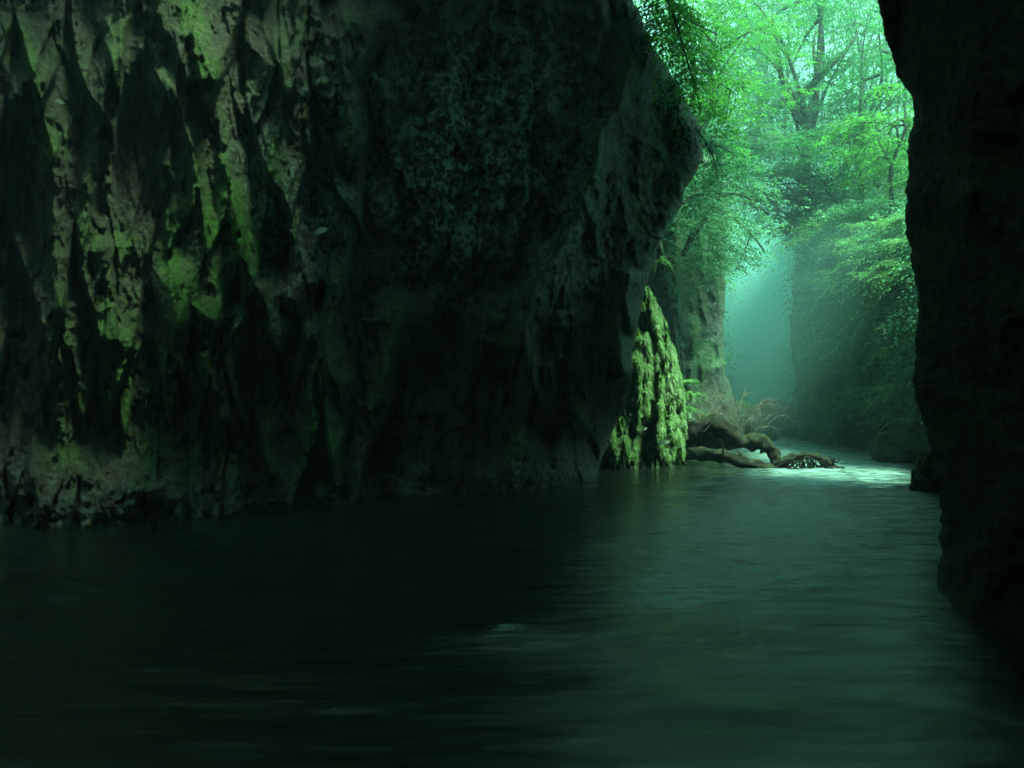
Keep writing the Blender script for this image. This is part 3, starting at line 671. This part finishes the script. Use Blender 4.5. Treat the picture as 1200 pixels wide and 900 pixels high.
for j, (px, py) in enumerate(((800, 270), (815, 310), (830, 330), (842, 300), (806, 345), (825, 400))):
    plant(px, py, 27.2, .6, 12, ['fern at the shadowed top left of the grey buttress', 'fern on the upper middle of the grey buttress', 'fern under the arching pale bough on the grey buttress', 'fern nearest the mist on the grey buttress', 'fern left of the dark hole in the grey buttress', 'lowest fern on the grey buttress above the twigs'][j], 'ferns on the grey buttress', M_leafB, 3600 + j, L=.45, leaf=.10, down=1.3)

# ------------------------------------------------------------------ mossy outcrop with hanging moss
OL = [(335, 752), (355, 744), (380, 742), (420, 735), (460, 728), (480, 716), (510, 704), (550, 698), (575, 696)]
OR = [(335, 761), (355, 770), (380, 781), (420, 795), (460, 803), (500, 808), (530, 803), (550, 803), (575, 804)]
rows = np.arange(335, 575, 1.6)
t = np.linspace(-1, 1, 90)[None]
lo, hi = interp(OL, rows)[:, None], interp(OR, rows)[:, None]
lo = lo + 3 * fbm(rows[:, None] / 9, 0 * lo, 801, 3); hi = hi + 3 * fbm(rows[:, None] / 9, 0 * lo, 805, 3)
px = (lo + hi) / 2 + t * (hi - lo) / 2; py = rows[:, None] + 0 * px
bul = np.sqrt(np.clip(1 - t**2, 0, 1)) * (hi - lo) / 2 / F * 20
drip = ridged((px + 3 * fbm(px / 10, py / 20, 811, 2)) / 13, py / 60, 815, 3)
Y = 20.9 - 1.0 * bul + .35 * (px - 762) / 45 - .7 * (drip - .5) - .34 * fbm(px / 5, py / 14, 819, 4) - .08 * fbm(px / 1.7, py / 4, 823, 2) + .7 * ell(px, py, 757, 515, 9, 26) + .3 * ell(px, py, 765, 405, 5, 20) + .45 * ell(px, py, 766, 440, 4, 22) + .5 * sst(545, 575, py)
root = empty('mossy_outcrop', P(762, 560, 20.3)); tag(root, 'tapering rock column covered in bright green moss at the water edge', 'outcrop')
mo = .62 - .5 * sst(410, 345, py) * sst(8, 16, np.abs(px - 757)) + .6 * drip + .55 * fbm(px / 9, py / 22, 831, 3) - 1.2 * ell(px, py, 757, 515, 10, 26) - .9 * sst(528, 545, py) - .3 * ell(px, py, 735, 520, 15, 30)
o = new_obj('rock', unproj(px, py, Y), grid_faces(*px.shape), M_moss, parent=root, masks=np.clip(np.stack([mo, .1 + 0 * mo, .3 + 0 * mo], -1), 0, 1))
o.location = -np.array(root.location)
# strands
r = np.random.default_rng(90); n = 45000
ri = (r.random(n)**.8 * (len(rows) - 25)).astype(int); ci = r.integers(3, 87, n)
ok = (mo[ri, ci] > .55) & (drip[ri, ci] > .45); ri, ci = ri[ok], ci[ok]; n = len(ri)
b = unproj(px[ri, ci], py[ri, ci], Y[ri, ci] - .02)
ln = .04 + .18 * r.random(n)**2; wd = .004 + .010 * r.random(n); sw = r.normal(0, .03, n); out = -.02 - .06 * r.random(n)
v = np.stack([b + np.stack([-wd, 0 * wd, 0 * wd], -1), b + np.stack([wd, 0 * wd, 0 * wd], -1),
              b + np.stack([wd * .5 + sw, out, -ln], -1), b + np.stack([-wd * .5 + sw, out, -ln], -1)], 1).reshape(-1, 3)
o = new_obj('moss', v, np.arange(len(v)).reshape(-1, 4), M_strand, parent=root, smooth=False); o.location = -np.array(root.location); o['kind'] = 'stuff'

# ------------------------------------------------------------------ logs
YLg = 20.4
root = empty('fallen_tree', P(900, 545, YLg)); tag(root, 'crooked dark fallen trunk arching over the water with a broken root end', 'fallen tree')
B = Bag()
q = spline([P(798, 520, 21.2), P(812, 505, 21), P(834, 496, 20.8), P(852, 503, 20.7), P(868, 517, 20.6), P(890, 519, 20.5), P(902, 527, 20.4), P(912, 541, 20.3), P(922, 548, 20.2)], 50)
B.add(*tube(q, np.interp(np.arange(50), [0, 15, 30, 42, 49], [.24, .22, .17, .14, .11]), 16, .7, 5))
q = spline([P(908, 545, 20.2), P(926, 538, 20.1), P(944, 534, 20.0), P(962, 537, 19.9), P(974, 544, 19.8)], 30)
B.add(*tube(q, np.linspace(.10, .055, 30), 12, .6, 6))
B.build('trunk', M_log, parent=root).location = -np.array(root.location)
B = Bag(); r = np.random.default_rng(5)
q = spline([P(962, 540, 19.9), P(975, 552, 19.8), P(985, 562, 19.7), P(992, 557, 19.7), P(999, 552, 19.7)], 24); B.add(*tube(q, np.linspace(.07, .035, 24), 9, .6, 9))
q = spline([P(975, 552, 19.8), P(990, 560, 19.7), P(1001, 552, 19.6)], 16); B.add(*tube(q, np.linspace(.05, .03, 16), 8, .5, 19))
for j in range(110):
    s = P(r.uniform(926, 980), r.uniform(536, 552), 20 + r.normal(0, .12)); e = s + [r.normal(.10, .20), r.normal(0, .2), -r.uniform(.02, .36)]
    B.add(*tube(spline([s, (s + e) / 2 + r.normal(0, .06, 3), e], 7), np.linspace(r.uniform(.010, .030), .006, 7), 5, .3, j))
B.build('root', M_log, parent=root).location = -np.array(root.location)
o = empty('mossy_log', P(850, 545, 20)); tag(o, 'long straight mossy log lying half sunk under the crooked trunk', 'log')
q = spline([P(786, 533, 21.6), P(810, 532, 20.9), P(840, 534, 20.2), P(870, 540, 20), P(900, 548, 19.8), P(930, 556, 19.6)], 40)
v, f = tube(q, np.interp(np.arange(40), [0, 20, 39], [.15, .15, .05]), 16, .6, 8)
new_obj('trunk', v, f, M_log, parent=o).location = -np.array(o.location)
for a, b_ in ((P(905, 549, 19.8), P(924, 541, 19.6)), (P(870, 538, 20), P(862, 528, 19.9)), (P(848, 533, 20), P(842, 513, 19.8))):
    v, f = tube(spline([a, (a + b_) / 2 + [.03, 0, .02], b_], 6), np.linspace(.03, .01, 6), 5)
    new_obj('branch', v, f, M_log, parent=o).location = -np.array(o.location)

def boulder(px, py, Y, rx, ry, rz, label, seed, m=M_stone, moss=.4):
    c = P(px, py, Y); a = np.linspace(0, 2 * math.pi, 49)[:-1]; e = np.linspace(-math.pi / 2 + .02, math.pi / 2 - .02, 28)
    ee, aa = np.meshgrid(e, a, indexing='ij'); sg = lambda x: np.sign(x) * np.abs(x)**.8
    x = np.cos(ee) * np.cos(aa); y = np.cos(ee) * np.sin(aa); z = np.sin(ee)
    rr = 1 + .34 * fbm(x * 1.6 + z * 1.3 + seed, y * 1.6 + 3, seed, 3) + .22 * (ridged(x * 1.3 + z + seed, y * 1.3 - z, seed + 9, 2) - .6) + .10 * fbm(x * 5 + z * 4, y * 5 + z * 2, seed + 5, 3)
    v = np.stack([x * rr * rx, y * rr * ry, z * rr * rz], -1)
    i = np.arange(28 * 48).reshape(28, 48); j = np.roll(i, -1, 1)
    f = np.stack([i[:-1], j[:-1], j[1:], i[1:]], -1).reshape(-1, 4)
    f = np.vstack([f, [[i[0][47 - t_], i[0][46 - t_], i[0][t_ + 1], i[0][t_]] for t_ in range(23)], [[i[-1][t_], i[-1][t_ + 1], i[-1][46 - t_], i[-1][47 - t_]] for t_ in range(23)]])
    mk = np.stack([np.clip(moss + .5 * z, 0, 1), 0 * z, .3 + 0 * z], -1)
    o = new_obj('boulder', v.reshape(-1, 3), f, m, masks=mk); o.location = c; return tag(o, label, 'boulder')
boulder(832, 513, 21.4, .74, .5, .50, 'dark rounded boulder under the crooked fallen trunk', 7, moss=.1)
boulder(1072, 527, 22.0, 1.1, .9, .50, 'low mossy boulder at the foot of the misty right wall', 17)
boulder(1090, 575, 15.2, .34, .4, .62, 'small upright dark stone against the near right cliff', 27, moss=.1)
boulder(905, 496, 38, 2.0, 1.4, .9, 'mossy boulder at the end of the river in the mist', 37)
boulder(935, 498, 36, 1.0, 1.2, .7, 'small boulder at the corner of the misty right wall', 47)
boulder(870, 498, 33, 1.3, 1.4, .9, 'mossy boulder behind the dry brushwood', 57)
for j, (px, py, Y, s) in enumerate(((598, 572, 15.6, .28), (575, 573, 15.4, .22), (225, 590, 12.2, .26), (380, 577, 13.4, .25), (120, 594, 11.9, .22))):
    boulder(px, py + 4, Y, s * 1.2, s, s * .95, ['upright wet stone below the diagonal rib at the left cliff foot', 'small wet stone beside the upright one at the left cliff foot', 'wet blue grey stone at the cliff foot under the bright moss',
            'wet stone in the niche at the left cliff foot', 'leftmost wet stone at the cliff foot'][j], 60 + j, moss=0)

# dry brushwood
r = np.random.default_rng(31); B = Bag()
for j in range(70):
    s = P(r.uniform(815, 890), r.uniform(492, 512), 21 + r.normal(0, .3)); L = r.uniform(.4, 1.15); a = r.normal(.75, .4)
    d1 = np.array([math.cos(a), r.normal(0, .3), math.sin(a)]); e = s + d1 * L; m_ = s + d1 * L * .5 + [0, 0, r.uniform(.05, .28)]
    e = e + [0, 0, -r.uniform(0, .3)]
    r0 = r.uniform(.005, .011); q = spline([s, m_, e], 10); B.add(*tube(q, np.linspace(r0, r0 * .35, 10), 4, cap=False))
    for _ in range(2):
        i = r.integers(3, 9); ee = q[i] + [r.normal(.15, .12), r.normal(0, .1), r.normal(.08, .12)]
        B.add(*tube(spline([q[i], (q[i] + ee) / 2 + [0, 0, .02], ee], 4), [r0 * .5, r0 * .4, r0 * .3, r0 * .2], 4, cap=False))
bw = B.build('brushwood', M_dry); tag(bw, 'tangle of dry grey twigs caught above the fallen trunk', 'brushwood')

# ------------------------------------------------------------------ loose leaves on the rock
def loose(px, py, Y, L, ang, label):
    a = math.radians(ang); u = np.array([math.cos(a), 0, math.sin(a)]); w = np.array([-math.sin(a), -.2, math.cos(a)])
    s = np.linspace(0, 1, 9); wd = np.sin(s * math.pi)**.8 * .2
    q = np.array([u * (x - .5) * L + np.array([0, -.15 * math.sin(x * 3) * L, 0]) for x in s])
    v = np.vstack([q + w * wd[:, None] * L, q, q - w * wd[:, None] * L]); f = grid_faces(3, 9)
    o = new_obj('fallen_leaf', v, f, M_pale); o.location = P(px, py, Y); tag(o, label, 'leaf')
M_pale = leaf_material('pale_leaf', (.35, .42, .30), (.5, .55, .42), .3, 2)
loose(778, 518, 19.4, .28, 3, 'pale leaf lying flat on the bright moss column')
loose(755, 503, 19.6, .14, 30, 'smaller pale leaf stuck higher on the bright moss column')
loose(376, 271, 12.9, .22, 22, 'pale leaf stuck on the left cliff between two ribs')
loose(70, 119, 10.9, .14, -20, 'thin pale leaf on the far left of the dark cliff')

# ------------------------------------------------------------------ air
def box(name, x0, x1, y0, y1, z0, z1, m):
    v = [(x, y, z) for x in (x0, x1) for y in (y0, y1) for z in (z0, z1)]
    f = [(0, 1, 3, 2), (4, 6, 7, 5), (0, 4, 5, 1), (2, 3, 7, 6), (0, 2, 6, 4), (1, 5, 7, 3)]
    return new_obj(name, np.array(v, float), np.array(f), m, smooth=False)
def vol(name, dens, col, anis=.2):
    m = bpy.data.materials.new(name); m.use_nodes = True; t = m.node_tree; t.nodes.clear()
    o = t.nodes.new('ShaderNodeOutputMaterial'); p = t.nodes.new('ShaderNodeVolumePrincipled')
    p.inputs['Density'].default_value = dens; p.inputs['Color'].default_value = (*col, 1); p.inputs['Anisotropy'].default_value = anis
    t.links.new(p.outputs[0], o.inputs['Volume']); return m
hzb = box('haze', -70, 100, -20, 170, -2.5, 60, vol('haze', .0021, (.62, .95, 1.0)))
tag(hzb, 'thin teal haze filling the gorge', 'haze', kind='stuff')
def mist(px, py, Y, rx, ry, rz, dens, seed):
    a = np.linspace(0, 2 * math.pi, 41)[:-1]; e = np.linspace(-math.pi / 2 + .01, math.pi / 2 - .01, 24)
    ee, aa = np.meshgrid(e, a, indexing='ij'); v = np.stack([np.cos(ee) * np.cos(aa) * rx, np.cos(ee) * np.sin(aa) * ry, np.sin(ee) * rz], -1)
    i = np.arange(24 * 40).reshape(24, 40); j = np.roll(i, -1, 1)
    f = np.stack([i[:-1], j[:-1], j[1:], i[1:]], -1).reshape(-1, 4)
    f = np.vstack([f, [[i[0][39 - t_], i[0][38 - t_], i[0][t_ + 1], i[0][t_]] for t_ in range(19)], [[i[-1][t_], i[-1][t_ + 1], i[-1][38 - t_], i[-1][39 - t_]] for t_ in range(19)]])
    o = new_obj('mist', v.reshape(-1, 3), f, vol('mist', dens, (.50, .97, 1.0), 0.0)); o.location = P(px, py, Y)
    tag(o, ('thin outer veil of mist above the end of the river', 'bank of mist hanging over the end of the river', 'thick low core of mist resting on the end of the river', 'faint mist drifting in front of the fern covered right wall')[seed - 1], 'mist', kind='stuff')
mist(890, 415, 52, 10, 17, 11, .020, 1)
mist(888, 420, 51, 9, 15, 8, .04, 2)
mist(886, 425, 50, 8, 13, 5.5, .11, 3)
mist(990, 400, 27, 4.2, 4.5, 3.6, .011, 4)
for o in COL.objects:
    pass
